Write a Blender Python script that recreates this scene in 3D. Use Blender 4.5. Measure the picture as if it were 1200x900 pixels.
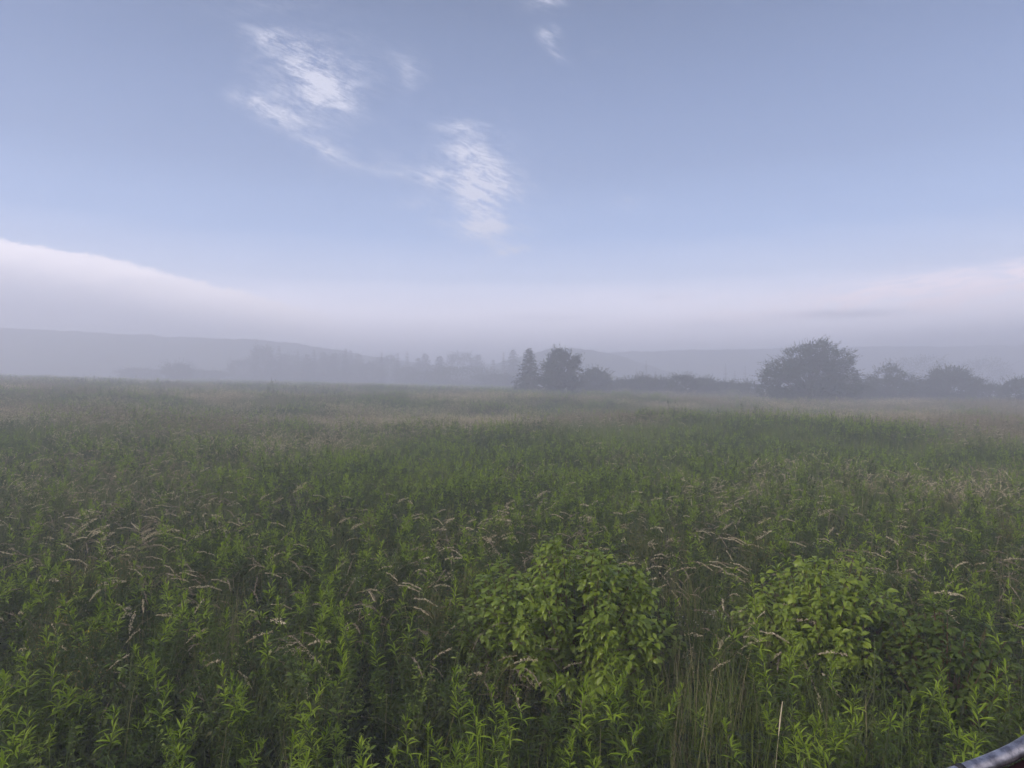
import bpy, math, random
import numpy as np
from mathutils import Vector, Matrix, noise as mn

R = math.radians
for o in list(bpy.data.objects):
    bpy.data.objects.remove(o)
scene = bpy.context.scene
COL = scene.collection
EYE = 2.55
FPX = 754.0                      # focal length in pixels of the 1200 px wide photograph

# ---------------------------------------------------------------- camera
cam = bpy.data.cameras.new("camera")
cam.sensor_width = 36.0
cam.lens = 36.0 * FPX / 1200.0
cam.clip_start = 0.05
cam.clip_end = 5000
camo = bpy.data.objects.new("camera", cam)
camo.location = (0, 0, EYE)
camo.rotation_euler = (R(90), 0, 0)
COL.objects.link(camo)
scene.camera = camo

# ---------------------------------------------------------------- light and exposure
SUN_EL, SUN_AZ = 32.0, -118.0     # azimuth measured from +Y towards +X
SKY_STRENGTH = 0.14
SKY_STOPS = [(0.0, (4.2, 4.1, 4.9)), (0.065, (6.6, 6.1, 6.9)), (0.106, (6.2, 5.8, 6.5)), (0.16, (2.7, 3.05, 4.1)), (0.225, (1.32, 1.85, 3.05)), (0.33, (0.80, 1.15, 2.0)),
             (0.45, (0.56, 0.83, 1.52)), (0.60, (0.33, 0.52, 0.98)), (1.2, (0.36, 0.56, 1.05))]
SUN_STRENGTH = 2.0
HAZE_DENSITY = 0.0090
FAR = 0.82                       # metres per modelling unit of the far trees
scene.view_settings.view_transform = 'Standard'
scene.view_settings.look = 'None'
scene.view_settings.gamma = 1
scene.view_settings.use_curve_mapping = False
scene.view_settings.exposure = 1.18

sl = bpy.data.lights.new("sun", 'SUN')
sl.energy = SUN_STRENGTH
sl.angle = R(24)
sl.color = (1.0, 0.86, 0.78)
so = bpy.data.objects.new("sun", sl)
az, el = R(SUN_AZ), R(SUN_EL)
sd = Vector((math.sin(az) * math.cos(el), math.cos(az) * math.cos(el), math.sin(el)))
so.rotation_euler = sd.to_track_quat('Z', 'Y').to_euler()
so.location = (-60, 20, 60)
COL.objects.link(so)

world = bpy.data.worlds.new("World")
scene.world = world
world.use_nodes = True
wt = world.node_tree
wt.nodes.clear()


class G:
    """tiny helper that writes math on node sockets"""
    def __init__(s, nt):
        s.nt = nt

    def m(s, op, a, b=None, c=None, clamp=False):
        n = s.nt.nodes.new('ShaderNodeMath')
        n.operation = op
        n.use_clamp = clamp
        for i, v in enumerate((a, b, c)):
            if v is None:
                continue
            if isinstance(v, (int, float)):
                n.inputs[i].default_value = v
            else:
                s.nt.links.new(v, n.inputs[i])
        return n.outputs[0]

    def mr(s, v, a, b, c=0.0, d=1.0, smooth=True):
        n = s.nt.nodes.new('ShaderNodeMapRange')
        n.interpolation_type = 'SMOOTHSTEP' if smooth else 'LINEAR'
        n.clamp = True
        s.nt.links.new(v, n.inputs[0])
        for i, x in enumerate((a, b, c, d)):
            n.inputs[i + 1].default_value = x
        return n.outputs[0]

    def mix(s, f, a, b, blend='MIX'):
        n = s.nt.nodes.new('ShaderNodeMix')
        n.data_type = 'RGBA'
        n.blend_type = blend
        for sock, v in ((n.inputs[0], f), (n.inputs[6], a), (n.inputs[7], b)):
            if isinstance(v, (int, float)):
                sock.default_value = v
            elif isinstance(v, tuple):
                sock.default_value = (*v, 1)
            else:
                s.nt.links.new(v, sock)
        return n.outputs[2]

    def xyz(s, a, b, c):
        n = s.nt.nodes.new('ShaderNodeCombineXYZ')
        for i, v in enumerate((a, b, c)):
            if isinstance(v, (int, float)):
                n.inputs[i].default_value = v
            else:
                s.nt.links.new(v, n.inputs[i])
        return n.outputs[0]

    def noise(s, vec, scale, detail=5, rough=0.6, dist=0.0, w=None):
        n = s.nt.nodes.new('ShaderNodeTexNoise')
        if vec is not None:
            s.nt.links.new(vec, n.inputs['Vector'])
        n.inputs['Scale'].default_value = scale
        n.inputs['Detail'].default_value = detail
        n.inputs['Roughness'].default_value = rough
        n.inputs['Distortion'].default_value = dist
        return n.outputs[0]


g = G(wt)
sky = wt.nodes.new('ShaderNodeTexSky')
sky.sky_type = 'NISHITA'
sky.sun_disc = False
sky.sun_elevation = el
sky.sun_rotation = az
sky.air_density = 1.1
sky.dust_density = 1.0
sky.ozone_density = 1.6
tc = wt.nodes.new('ShaderNodeTexCoord')
sp = wt.nodes.new('ShaderNodeSeparateXYZ')
wt.links.new(tc.outputs['Generated'], sp.inputs[0])
X, Y, Z = sp.outputs
horiz = g.m('SQRT', g.m('ADD', g.m('MULTIPLY', X, X), g.m('MULTIPLY', Y, Y)))
Yc = g.m('MAXIMUM', Y, 0.05)
U = g.m('DIVIDE', X, Yc)
V = g.m('DIVIDE', Z, Yc)
front = g.mr(Y, 0.08, 0.3)
# gentle greying of the sky and the pale lilac veil of dawn cloud low down
EL = g.m('DIVIDE', Z, g.m('MAXIMUM', horiz, 0.02))
def ramp(v, stops):
    """colour by elevation, linear between stops (values may exceed 1)"""
    c = None
    for (a, ca), (b, cb) in zip(stops[:-1], stops[1:]):
        f = g.mr(v, a, b, smooth=False)
        c = g.mix(f, ca if c is None else c, cb)
    return c


veil_n = g.noise(g.xyz(g.m('MULTIPLY', U, 0.9), g.m('MULTIPLY', V, 7.0), 0.0), 2.2, 6, 0.6, 0.4)
ELn = g.m('ADD', EL, g.m('MULTIPLY', g.m('SUBTRACT', veil_n, 0.5), 0.035))
grad = ramp(ELn, SKY_STOPS)
skyc = g.mix(0.10, grad, g.mix(1.0, sky.outputs[0], (0.8, 0.85, 1.0), 'MULTIPLY'))
# brightness added to the unseen sky behind the camera to light the plants
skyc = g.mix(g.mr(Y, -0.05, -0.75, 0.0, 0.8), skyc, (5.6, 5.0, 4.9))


def pu(px): return (px - 600) / FPX
def pv(py): return (450 - py) / FPX


def blob(px, py, rx, ry, deg):
    """soft rotated elliptical patch round a direction of the sky"""
    c, s = math.cos(R(deg)), math.sin(R(deg))
    du = g.m('SUBTRACT', U, pu(px)); dv = g.m('SUBTRACT', V, pv(py))
    a = g.m('DIVIDE', g.m('ADD', g.m('MULTIPLY', du, c), g.m('MULTIPLY', dv, s)), rx / FPX)
    b = g.m('DIVIDE', g.m('SUBTRACT', g.m('MULTIPLY', dv, c), g.m('MULTIPLY', du, s)), ry / FPX)
    r2 = g.m('ADD', g.m('MULTIPLY', a, a), g.m('MULTIPLY', b, b))
    return g.m('EXPONENT', g.m('MULTIPLY', r2, -1.0))


def total(lst):
    t = None
    for (w, *a) in lst:
        v = g.m('MULTIPLY', blob(*a), w)
        t = v if t is None else g.m('ADD', t, v)
    return t


# streaky cirrus (fibres run down to the right)
cirrusA = total([(1.0, 318, 44, 40, 13, -12), (1.25, 380, 100, 48, 34, -8), (0.45, 350, 78, 50, 18, -20), (0.35, 365, 120, 90, 60, -25), (1.2, 318, 130, 44, 14, -22),
                 (1.0, 383, 178, 34, 10, -28), (0.5, 440, 198, 40, 5, -8), (0.85, 480, 78, 20, 13, -30), (0.5, 478, 98, 14, 10, -40),
                 (1.1, 643, 42, 13, 12, -50), (1.0, 640, 3, 24, 10, 0), (0.8, 655, 66, 11, 6, -30), (0.4, 700, 60, 14, 4, 0), (0.3, 300, 8, 70, 10, 0)])
cirrusB = total([(0.8, 545, 180, 34, 20, -15), (1.2, 572, 212, 34, 18, -5), (0.7, 555, 235, 26, 17, -40), (1.2, 567, 268, 36, 15, -5),
                 (0.9, 602, 293, 24, 5, 12), (0.7, 490, 203, 48, 12, -18), (0.35, 560, 215, 45, 70, 0), (0.7, 540, 150, 30, 9, -8), (0.5, 482, 240, 16, 8, 0), (0.5, 735, 238, 20, 9, 0), (0.22, 540, 355, 90, 16, -4)])
rotU = g.m('ADD', g.m('MULTIPLY', U, math.cos(R(-25))), g.m('MULTIPLY', V, math.sin(R(-25))))
rotV = g.m('SUBTRACT', g.m('MULTIPLY', V, math.cos(R(-25))), g.m('MULTIPLY', U, math.sin(R(-25))))
nA = g.noise(g.xyz(g.m('MULTIPLY', rotU, 11.0), g.m('MULTIPLY', rotV, 30.0), 0.0), 1.0, 12, 0.72, 0.9)
nB = g.noise(g.xyz(g.m('MULTIPLY', U, 18.0), g.m('MULTIPLY', g.m('ADD', V, g.m('MULTIPLY', U, 0.2)), 52.0), 3.0), 1.0, 12, 0.74, 0.9)
cA = g.m('MULTIPLY', cirrusA, g.mr(g.m('ADD', nA, g.m('MULTIPLY', cirrusA, 0.12)), 0.34, 0.84))
cB = g.m('MULTIPLY', g.m('ADD', cirrusB, total([(0.4, 450, 205, 60, 8, -6), (0.3, 420, 60, 60, 30, -20), (0.4, 575, 240, 70, 60, -10)])), g.mr(g.m('ADD', nB, g.m('MULTIPLY', cirrusB, 0.14)), 0.34, 0.76))
nF = g.noise(g.xyz(g.m('MULTIPLY', rotU, 26.0), g.m('MULTIPLY', rotV, 120.0), 5.0), 1.0, 8, 0.7, 0.7)
nP = g.noise(g.xyz(g.m('MULTIPLY', U, 22.0), g.m('MULTIPLY', V, 34.0), 9.0), 1.0, 8, 0.7, 0.5)
fib = g.m('ADD', g.mr(nF, 0.36, 0.66, 0.25, 1.15), g.mr(nP, 0.40, 0.66, -0.25, 0.35))
cir = g.m('MULTIPLY', g.m('MULTIPLY', g.m('ADD', cA, cB), front), fib, clamp=True)
skyc = g.mix(g.m('MULTIPLY', cir, 0.82, clamp=True), skyc, (2.8, 2.85, 3.3))

# bright-edged cloud bank on the left
curve = wt.nodes.new('ShaderNodeFloatCurve')
cm = curve.mapping.curves[0]
pts = [(-900, 120), (-300, 215), (-100, 262), (0, 279), (60, 290), (130, 301), (200, 320), (300, 345), (380, 367), (470, 392), (600, 420), (900, 450)]
def cu(px): return (px + 1000) / 2000.0
def cv(py): return (450 - py) / 400.0
while len(cm.points) < len(pts):
    cm.points.new(0.5, 0.5)
for p, (a, b) in zip(cm.points, pts):
    p.location = (cu(a), cv(b)); p.handle_type = 'AUTO_CLAMPED'
curve.mapping.use_clip = False
curve.mapping.update()
wt.links.new(g.m('DIVIDE', g.m('ADD', g.m('ADD', g.m('MULTIPLY', U, FPX), 600.0), 1000.0), 2000.0), curve.inputs['Value'])
edge = g.m('MULTIPLY', curve.outputs[0], 400.0 / FPX)
nE = g.noise(g.xyz(g.m('MULTIPLY', U, 20.0), g.m('MULTIPLY', V, 44.0), 7.0), 1.6, 10, 0.7, 0.5)
below = g.m('ADD', g.m('SUBTRACT', edge, V), g.m('MULTIPLY', g.m('SUBTRACT', nE, 0.5), 0.03))   # >0 inside the bank
fadeR = g.mr(U, pu(300), pu(470), 1.0, 0.0)
bank = g.m('MULTIPLY', g.mr(below, -0.002, 0.006), g.m('MULTIPLY', fadeR, front))
rim = g.mr(below, 0.008, 0.095, 1.0, 0.0)
bankc = g.mix(rim, (2.5, 2.5, 3.1), (5.8, 5.3, 5.5))
nG = g.noise(g.xyz(g.m('MULTIPLY', U, 3.0), g.m('MULTIPLY', V, 16.0), 2.0), 1.5, 6, 0.6, 0.5)
bankc = g.mix(g.mr(nG, 0.35, 0.75, 0.0, 0.35), bankc, (3.2, 3.15, 3.7))
skyc = g.mix(g.m('MULTIPLY', bank, 0.9), skyc, bankc)

# soft pink cloud sheet on the right with grey streaks under it
sheet = total([(1.0, 1230, 322, 190, 22, 8), (0.8, 1060, 338, 130, 14, 8), (0.5, 1180, 352, 220, 24, 4), (0.35, 900, 368, 200, 13, 3), (0.25, 780, 350, 120, 12, 0)])
nS = g.noise(g.xyz(g.m('MULTIPLY', U, 9.0), g.m('MULTIPLY', g.m('SUBTRACT', V, g.m('MULTIPLY', U, 0.14)), 60.0), 1.0), 1.0, 12, 0.7, 0.8)
sh = g.m('MULTIPLY', g.m('MULTIPLY', sheet, g.mr(nS, 0.42, 0.60, 0.12, 1.0)), front, clamp=True)
skyc = g.mix(g.m('MULTIPLY', sh, 0.85), skyc, (6.4, 5.4, 5.7))
grey = total([(0.8, 985, 368, 75, 5, 2), (0.35, 830, 381, 40, 4, 0), (0.3, 780, 348, 30, 4, 0), (0.9, 1200, 392, 230, 14, 4), (0.35, 640, 372, 60, 4, 0)])
gr = g.m('MULTIPLY', g.m('MULTIPLY', grey, g.mr(nS, 0.62, 0.3, 0.5, 1.0)), front, clamp=True)
skyc = g.mix(gr, skyc, (2.1, 2.15, 2.8))

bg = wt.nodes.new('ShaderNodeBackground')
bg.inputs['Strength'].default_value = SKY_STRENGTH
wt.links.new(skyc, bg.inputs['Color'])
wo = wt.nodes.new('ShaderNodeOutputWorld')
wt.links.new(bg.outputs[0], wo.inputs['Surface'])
world.cycles.sampling_method = 'MANUAL'
world.cycles.sample_map_resolution = 512

cy = scene.cycles
cy.use_denoising = True
cy.denoiser = 'OPENIMAGEDENOISE'
cy.denoising_input_passes = 'RGB_ALBEDO_NORMAL'
cy.max_bounces = 4
cy.diffuse_bounces = 2
cy.glossy_bounces = 1
cy.transmission_bounces = 2
cy.transparent_max_bounces = 6
cy.volume_bounces = 1
cy.caustics_reflective = False
cy.caustics_refractive = False
cy.use_adaptive_sampling = True
cy.adaptive_threshold = 0.035

# ---------------------------------------------------------------- helpers
rng = np.random.default_rng(11)
random.seed(5)


def smooth(a, b, x):
    t = np.clip((x - a) / (b - a), 0, 1)
    return t * t * (3 - 2 * t)


def ground(x, y):
    """height of the meadow floor: falls gently to the right, with low swells"""
    x = np.asarray(x, float); y = np.asarray(y, float)
    d = np.sqrt(x * x + y * y)
    z = -0.021 * np.clip(x, -190, 190) * smooth(3, 40, d)
    w = smooth(4, 26, d)
    z = z + w * (0.20 * np.sin(x * 0.13 + 1.1) * np.cos(y * 0.10 + 0.4) + 0.14 * np.sin(x * 0.05 - y * 0.22) + 0.07 * np.sin(x * 0.5 + y * 0.37))
    z = z + 0.55 * np.exp(-(((x - 9) / 9) ** 2 + ((y - 28) / 7) ** 2)) + 0.8 * smooth(18, 75, d)
    return z


def at(px, dist):
    """ground position seen in column px of the photograph at depth dist"""
    return (px - 600) / FPX * dist, dist


class MB:
    def __init__(s):
        s.v = []; s.f = []; s.m = []; s.n = 0

    def add(s, v, f, mat=0):
        v = np.asarray(v, float).reshape(-1, 3); f = np.asarray(f, int)
        if len(f) == 0:
            return
        s.v.append(v); s.f.append((f + s.n)); s.m.append(np.full(len(f), mat)); s.n += len(v)

    def mesh(s, name, mats, smooth_shade=False):
        me = bpy.data.meshes.new(name)
        v = np.concatenate(s.v)
        loops = []; starts = []; tot = 0
        for f in s.f:
            k = f.shape[1]
            loops.append(f.reshape(-1)); starts.append(tot + np.arange(len(f)) * k); tot += f.size
        loops = np.concatenate(loops); starts = np.concatenate(starts); mi = np.concatenate(s.m)
        me.vertices.add(len(v)); me.vertices.foreach_set('co', v.astype(np.float32).ravel())
        me.loops.add(len(loops)); me.loops.foreach_set('vertex_index', loops.astype(np.int32))
        me.polygons.add(len(starts)); me.polygons.foreach_set('loop_start', starts.astype(np.int32))
        me.polygons.foreach_set('material_index', mi.astype(np.int32))
        if smooth_shade:
            me.polygons.foreach_set('use_smooth', np.ones(len(starts), bool))
        for m in mats:
            me.materials.append(m)
        me.update(calc_edges=True)
        me.validate()
        return me

    def obj(s, name, mats, parent=None, smooth_shade=False, link=True):
        o = bpy.data.objects.new(name, s.mesh(name, mats, smooth_shade))
        if link:
            COL.objects.link(o)
        if parent:
            o.parent = parent
        return o


def tag(o, label=None, cat=None, group=None, kind=None):
    for k, v in (('label', label), ('category', cat), ('group', group), ('kind', kind)):
        if v:
            o[k] = v
    return o


def empty(name, loc=(0, 0, 0), rz=0.0, sc=1.0):
    o = bpy.data.objects.new(name, None)
    o.empty_display_size = 0.1
    o.location = loc; o.rotation_euler = (0, 0, rz); o.scale = (sc, sc, sc)
    COL.objects.link(o)
    return o


KIDS = {}
def kid(parent, o):
    KIDS.setdefault(parent.name, []).append(o)
    return o


def copy_tree(o):
    c = o.copy(); COL.objects.link(c)
    for k in KIDS.get(o.name, []):
        d = k.copy(); COL.objects.link(d); d.parent = c
    return c


def nrm(a):
    return a / np.maximum(np.linalg.norm(a, axis=-1, keepdims=True), 1e-9)


def frames(d, up=None, roll=None):
    """n x 3 x 3 matrices, columns: forward, side, normal"""
    d = nrm(d)
    ref = np.tile(np.array([0, 0, 1.0]), (len(d), 1))
    ref[np.abs(d[:, 2]) > 0.97] = (1, 0, 0)
    s = nrm(np.cross(ref, d)); n = np.cross(d, s)
    if roll is not None:
        c, q = np.cos(roll)[:, None], np.sin(roll)[:, None]
        s, n = s * c + n * q, n * c - s * q
    return np.stack([d, s, n], axis=2)


def stamp(mb, tv, tf, P, F, L, W=None, mat=0):
    """put copies of a template (x along, y across, z up) at P with frames F"""
    W = L if W is None else W
    sc = np.stack([L, W, L], axis=1)[:, None, :] * tv[None]
    v = np.einsum('nij,nkj->nki', F, sc) + P[:, None, :]
    n, k = len(P), len(tv)
    for fs in tf:
        f = (fs[None] + (np.arange(n) * k)[:, None, None]).reshape(-1, fs.shape[1])
        mb.add(v.reshape(-1, 3), f, mat) if fs is tf[0] else None
        if fs is not tf[0]:
            base = mb.n - n * k
            mb.f.append(f + base); mb.m.append(np.full(len(f), mat))


def leaf_template(widths, droop, fold):
    """midrib folded leaf, unit length; widths: half widths at stations"""
    n = len(widths)
    ts = np.linspace(0, 1, n + 2)
    v = [(0, 0, 0)]
    for t, w in zip(ts[1:-1], widths):
        z = -droop * t * t
        v += [(t, w, z + fold * w), (t, 0, z), (t, -w, z + fold * w)]
    v.append((1 - 0.25 * droop, 0, -droop))
    tip = len(v) - 1
    tri = [(0, 2, 1), (0, 3, 2), (tip, 3 * n - 2, 3 * n - 1), (tip, 3 * n - 1, 3 * n)]
    quad = []
    for i in range(n - 1):
        a = 1 + 3 * i
        quad += [(a, a + 1, a + 4, a + 3), (a + 1, a + 2, a + 5, a + 4)]
    return np.array(v, float), [np.array(tri), np.array(quad)]


LANCE = [leaf_template([0.055, 0.07, 0.045], dr, 0.5) for dr in (0.08, 0.28, 0.5)]
OVATE = [leaf_template([0.17, 0.27, 0.24, 0.12], dr, 0.35) for dr in (0.15, 0.45, 0.75)]
DIAMOND = (np.array([(0, 0, 0), (0.45, 0.5, 0.05), (1, 0, -0.08), (0.45, -0.5, 0.05)], float), [np.array([(0, 1, 2, 3)])])


def tube(mb, pts, rad, sides=5, mat=0):
    pts = np.asarray(pts, float); rad = np.asarray(rad, float)
    t = np.gradient(pts, axis=0); F = frames(t)
    a = np.linspace(0, 2 * np.pi, sides, endpoint=False)
    ring = np.cos(a)[None, :, None] * F[:, None, :, 1] + np.sin(a)[None, :, None] * F[:, None, :, 2]
    v = pts[:, None, :] + ring * rad[:, None, None]
    f = []
    for i in range(len(pts) - 1):
        for j in range(sides):
            k = (j + 1) % sides
            f.append((i * sides + j, i * sides + k, (i + 1) * sides + k, (i + 1) * sides + j))
    mb.add(v.reshape(-1, 3), f, mat)


def blades(mb, P, h, az, bend, w, mat=0, st=5):
    """curved tapering grass blades / straws"""
    n = len(P)
    t = np.linspace(0, 1, st)[None, :]
    hz = (bend[:, None] * t ** 2.2) * h[:, None]
    z = h[:, None] * (t - 0.38 * bend[:, None] * t ** 3)
    dx, dy = np.cos(az)[:, None], np.sin(az)[:, None]
    c = np.stack([P[:, 0:1] + dx * hz, P[:, 1:2] + dy * hz, P[:, 2:3] + z], axis=2)
    sa = az + np.pi / 2 + rng.uniform(-0.6, 0.6, n)
    s = np.stack([np.cos(sa), np.sin(sa), np.zeros(n)], 1)[:, None, :]
    ww = (w[:, None] * (1 - t ** 2.5) + 0.0004)[:, :, None] * 0.5
    v = np.stack([c - s * ww, c + s * ww], axis=2).reshape(-1, 3)
    q = np.array([(2 * i, 2 * i + 1, 2 * i + 3, 2 * i + 2) for i in range(st - 1)])
    f = (q[None] + (np.arange(n) * 2 * st)[:, None, None]).reshape(-1, 4)
    mb.add(v, f, mat)
    return c


# ---------------------------------------------------------------- materials
def leafmat(name, a, b, trans=0.3, rough=0.5, scale=3.0, spec=0.14, dry=None, dryf=0.0):
    m = bpy.data.materials.new(name); m.use_nodes = True
    nt = m.node_tree; nt.nodes.clear(); q = G(nt)
    oi = nt.nodes.new('ShaderNodeObjectInfo')
    ge = nt.nodes.new('ShaderNodeNewGeometry')
    nz = q.noise(ge.outputs['Position'], scale, 3, 0.6)
    f = q.m('ADD', q.m('MULTIPLY', oi.outputs['Random'], 0.55), q.m('MULTIPLY', q.mr(nz, 0.3, 0.7), 0.45))
    c = q.mix(f, a, b)
    if dry:
        nd = q.noise(ge.outputs['Position'], scale * 4.3, 2, 0.5)
        c = q.mix(q.mr(nd, 0.60, 0.72, 0, dryf), c, dry)
    pr = nt.nodes.new('ShaderNodeBsdfPrincipled')
    pr.inputs['Roughness'].default_value = rough
    pr.inputs['Specular IOR Level'].default_value = spec
    nt.links.new(c, pr.inputs['Base Color'])
    tr = nt.nodes.new('ShaderNodeBsdfTranslucent')
    nt.links.new(q.mix(1.0, c, (1.25, 1.35, 0.7), 'MULTIPLY'), tr.inputs['Color'])
    mx = nt.nodes.new('ShaderNodeMixShader'); mx.inputs[0].default_value = trans
    nt.links.new(pr.outputs[0], mx.inputs[1]); nt.links.new(tr.outputs[0], mx.inputs[2])
    out = nt.nodes.new('ShaderNodeOutputMaterial'); nt.links.new(mx.outputs[0], out.inputs[0])
    return m


def plain(name, a, b, rough=0.8, scale=6.0, metallic=0.0, spec=0.3, bump=0.0):
    m = bpy.data.materials.new(name); m.use_nodes = True
    nt = m.node_tree; q = G(nt); pr = nt.nodes['Principled BSDF']
    ge = nt.nodes.new('ShaderNodeNewGeometry')
    nz = q.noise(ge.outputs['Position'], scale, 7, 0.62)
    nt.links.new(q.mix(q.mr(nz, 0.32, 0.68), a, b), pr.inputs['Base Color'])
    pr.inputs['Roughness'].default_value = rough
    pr.inputs['Metallic'].default_value = metallic
    pr.inputs['Specular IOR Level'].default_value = spec
    if bump:
        bp = nt.nodes.new('ShaderNodeBump'); bp.inputs['Strength'].default_value = bump
        nt.links.new(nz, bp.inputs['Height']); nt.links.new(bp.outputs[0], pr.inputs['Normal'])
    return m


M = dict(
    mature=leafmat('goldenrod_leaf', (0.030, 0.054, 0.008), (0.076, 0.116, 0.014), 0.2, 0.5, 5, dry=(0.16, 0.12, 0.04), dryf=0.3),  # older leaf tone, darkened further to paint in shade low among the stalks
    young=leafmat('young_leaf', (0.145, 0.225, 0.020), (0.25, 0.34, 0.034), 0.35, 0.5, 5),
    dull=leafmat('dull_leaf', (0.038, 0.062, 0.018), (0.078, 0.095, 0.030), 0.25, 0.6, 3, dry=(0.15, 0.11, 0.06), dryf=0.5),
    shade=leafmat('shaded_weed_leaf', (0.014, 0.024, 0.008), (0.028, 0.038, 0.012), 0.15, 0.6, 3),  # leaf colour darkened, with the shade under the tall plants painted in
    stem=leafmat('green_stem', (0.06, 0.10, 0.03), (0.10, 0.11, 0.05), 0.05, 0.6, 5),
    rust=leafmat('rusty_leaf', (0.12, 0.10, 0.035), (0.17, 0.12, 0.055), 0.2, 0.7, 9),
    grass=leafmat('grass_blade', (0.064, 0.108, 0.020), (0.150, 0.195, 0.042), 0.25, 0.55, 1.2, dry=(0.20, 0.17, 0.09), dryf=0.3),
    straw=leafmat('straw', (0.15, 0.14, 0.075), (0.28, 0.25, 0.15), 0.15, 0.7, 8),
    seed=leafmat('seed_head', (0.42, 0.36, 0.25), (0.62, 0.55, 0.42), 0.25, 0.8, 12),
    pink=leafmat('pink_seed_head', (0.20, 0.165, 0.125), (0.34, 0.285, 0.225), 0.25, 0.8, 12),
    white=leafmat('white_petal', (0.40, 0.38, 0.36), (0.60, 0.58, 0.58), 0.3, 0.7, 20),
    yellow=leafmat('yellow_petal', (0.65, 0.42, 0.03), (0.75, 0.55, 0.05), 0.3, 0.7, 20),
    dog=leafmat('dogwood_leaf', (0.085, 0.142, 0.014), (0.20, 0.27, 0.028), 0.32, 0.42, 11, 0.4, dry=(0.24, 0.19, 0.07), dryf=0.3),
    dogstem=leafmat('dogwood_stem', (0.09, 0.05, 0.03), (0.13, 0.08, 0.05), 0.0, 0.6, 8),
    crown=leafmat('tree_foliage', (0.020, 0.038, 0.014), (0.045, 0.070, 0.024), 0.2, 0.6, 0.35),
    needle=leafmat('needle_foliage', (0.014, 0.028, 0.014), (0.028, 0.045, 0.020), 0.1, 0.6, 0.4),
    bark=plain('bark', (0.05, 0.042, 0.035), (0.10, 0.085, 0.07), 0.9, 5, bump=0.5),
    soil=plain('soil', (0.018, 0.020, 0.010), (0.045, 0.052, 0.020), 1.0, 0.8, bump=0.6),
    hill=plain('hill_forest', (0.014, 0.026, 0.012), (0.035, 0.052, 0.020), 1.0, 0.12),
    chrome=plain('wet_metal', (0.16, 0.16, 0.19), (0.50, 0.50, 0.54), 0.38, 70, 0.9, bump=0.35),
    maroon=plain('maroon_plastic', (0.020, 0.008, 0.012), (0.040, 0.014, 0.020), 0.35, 14, 0.0, 0.5),
    black=plain('black_rubber', (0.010, 0.010, 0.012), (0.02, 0.02, 0.022), 0.6, 30),
)

# ---------------------------------------------------------------- ground and hills
gx = np.concatenate([-np.geomspace(640, 26, 60), np.linspace(-25, 25, 101), np.geomspace(26, 640, 60)])
gy = np.concatenate([np.linspace(-250, -12, 16), np.linspace(-11, 45, 113), np.geomspace(46, 690, 70)])
XX, YY = np.meshgrid(gx, gy)
ZZ = ground(XX, YY)
nx, ny = len(gx), len(gy)
mb = MB()
i = np.arange(nx * ny).reshape(ny, nx)
q = np.stack([i[:-1, :-1], i[:-1, 1:], i[1:, 1:], i[1:, :-1]], -1).reshape(-1, 4)
mb.add(np.stack([XX, YY, ZZ], -1).reshape(-1, 3), q)
tag(mb.obj('ground', [M['soil']], smooth_shade=True), kind='structure')


def hill(name, dist, prof, depth, seed):
    """wooded ridge: a heightfield whose crest follows the given skyline"""
    px = np.array([p[0] for p in prof], float); py = np.array([p[1] for p in prof], float)
    us = np.arange(px[0], px[-1], 5.0)
    top = np.interp(us, px, py)
    k = np.ones(15) / 15; pad = np.pad(top, 7, mode='edge'); top = np.convolve(pad, k, 'valid')
    h = (450 - top) / FPX * dist + EYE
    ys = np.linspace(-1, 1, 41)
    r = np.random.default_rng(seed)
    V = np.zeros((len(ys), len(us), 3))
    for a, t in enumerate(ys):
        bell = math.cos(t * math.pi / 2) ** 1.5
        y = dist + t * depth
        V[a, :, 0] = (us - 600) / FPX * dist
        V[a, :, 1] = y
        V[a, :, 2] = -8 + (h + 8) * bell
    n = np.array([mn.noise(Vector((x * 0.16, y * 0.16, seed))) for x, y in V[:, :, :2].reshape(-1, 2)]).reshape(len(ys), len(us))
    V[:, :, 2] += (n * 0.8 + r.uniform(-0.25, 0.35, n.shape)) * (V[:, :, 2] > 2)
    mbh = MB(); j = np.arange(V.shape[0] * V.shape[1]).reshape(V.shape[:2])
    f = np.stack([j[:-1, :-1], j[:-1, 1:], j[1:, 1:], j[1:, :-1]], -1).reshape(-1, 4)
    mbh.add(V.reshape(-1, 3), f)
    tag(mbh.obj(name, [M['hill']]), kind='structure')


hill('hill_left', 252, [(-250, 378), (-60, 383), (60, 387), (150, 392), (260, 398), (330, 400), (380, 409), (450, 420), (560, 436), (600, 450)], 36, 3)
hill('hill_middle', 240, [(540, 446), (585, 425), (620, 413), (665, 407), (705, 411), (760, 428), (800, 446)], 30, 9)
hill('hill_right', 305, [(430, 440), (560, 428), (700, 414), (800, 411), (900, 409), (1000, 407), (1100, 406), (1230, 405), (1450, 405)], 36, 5)

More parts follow.
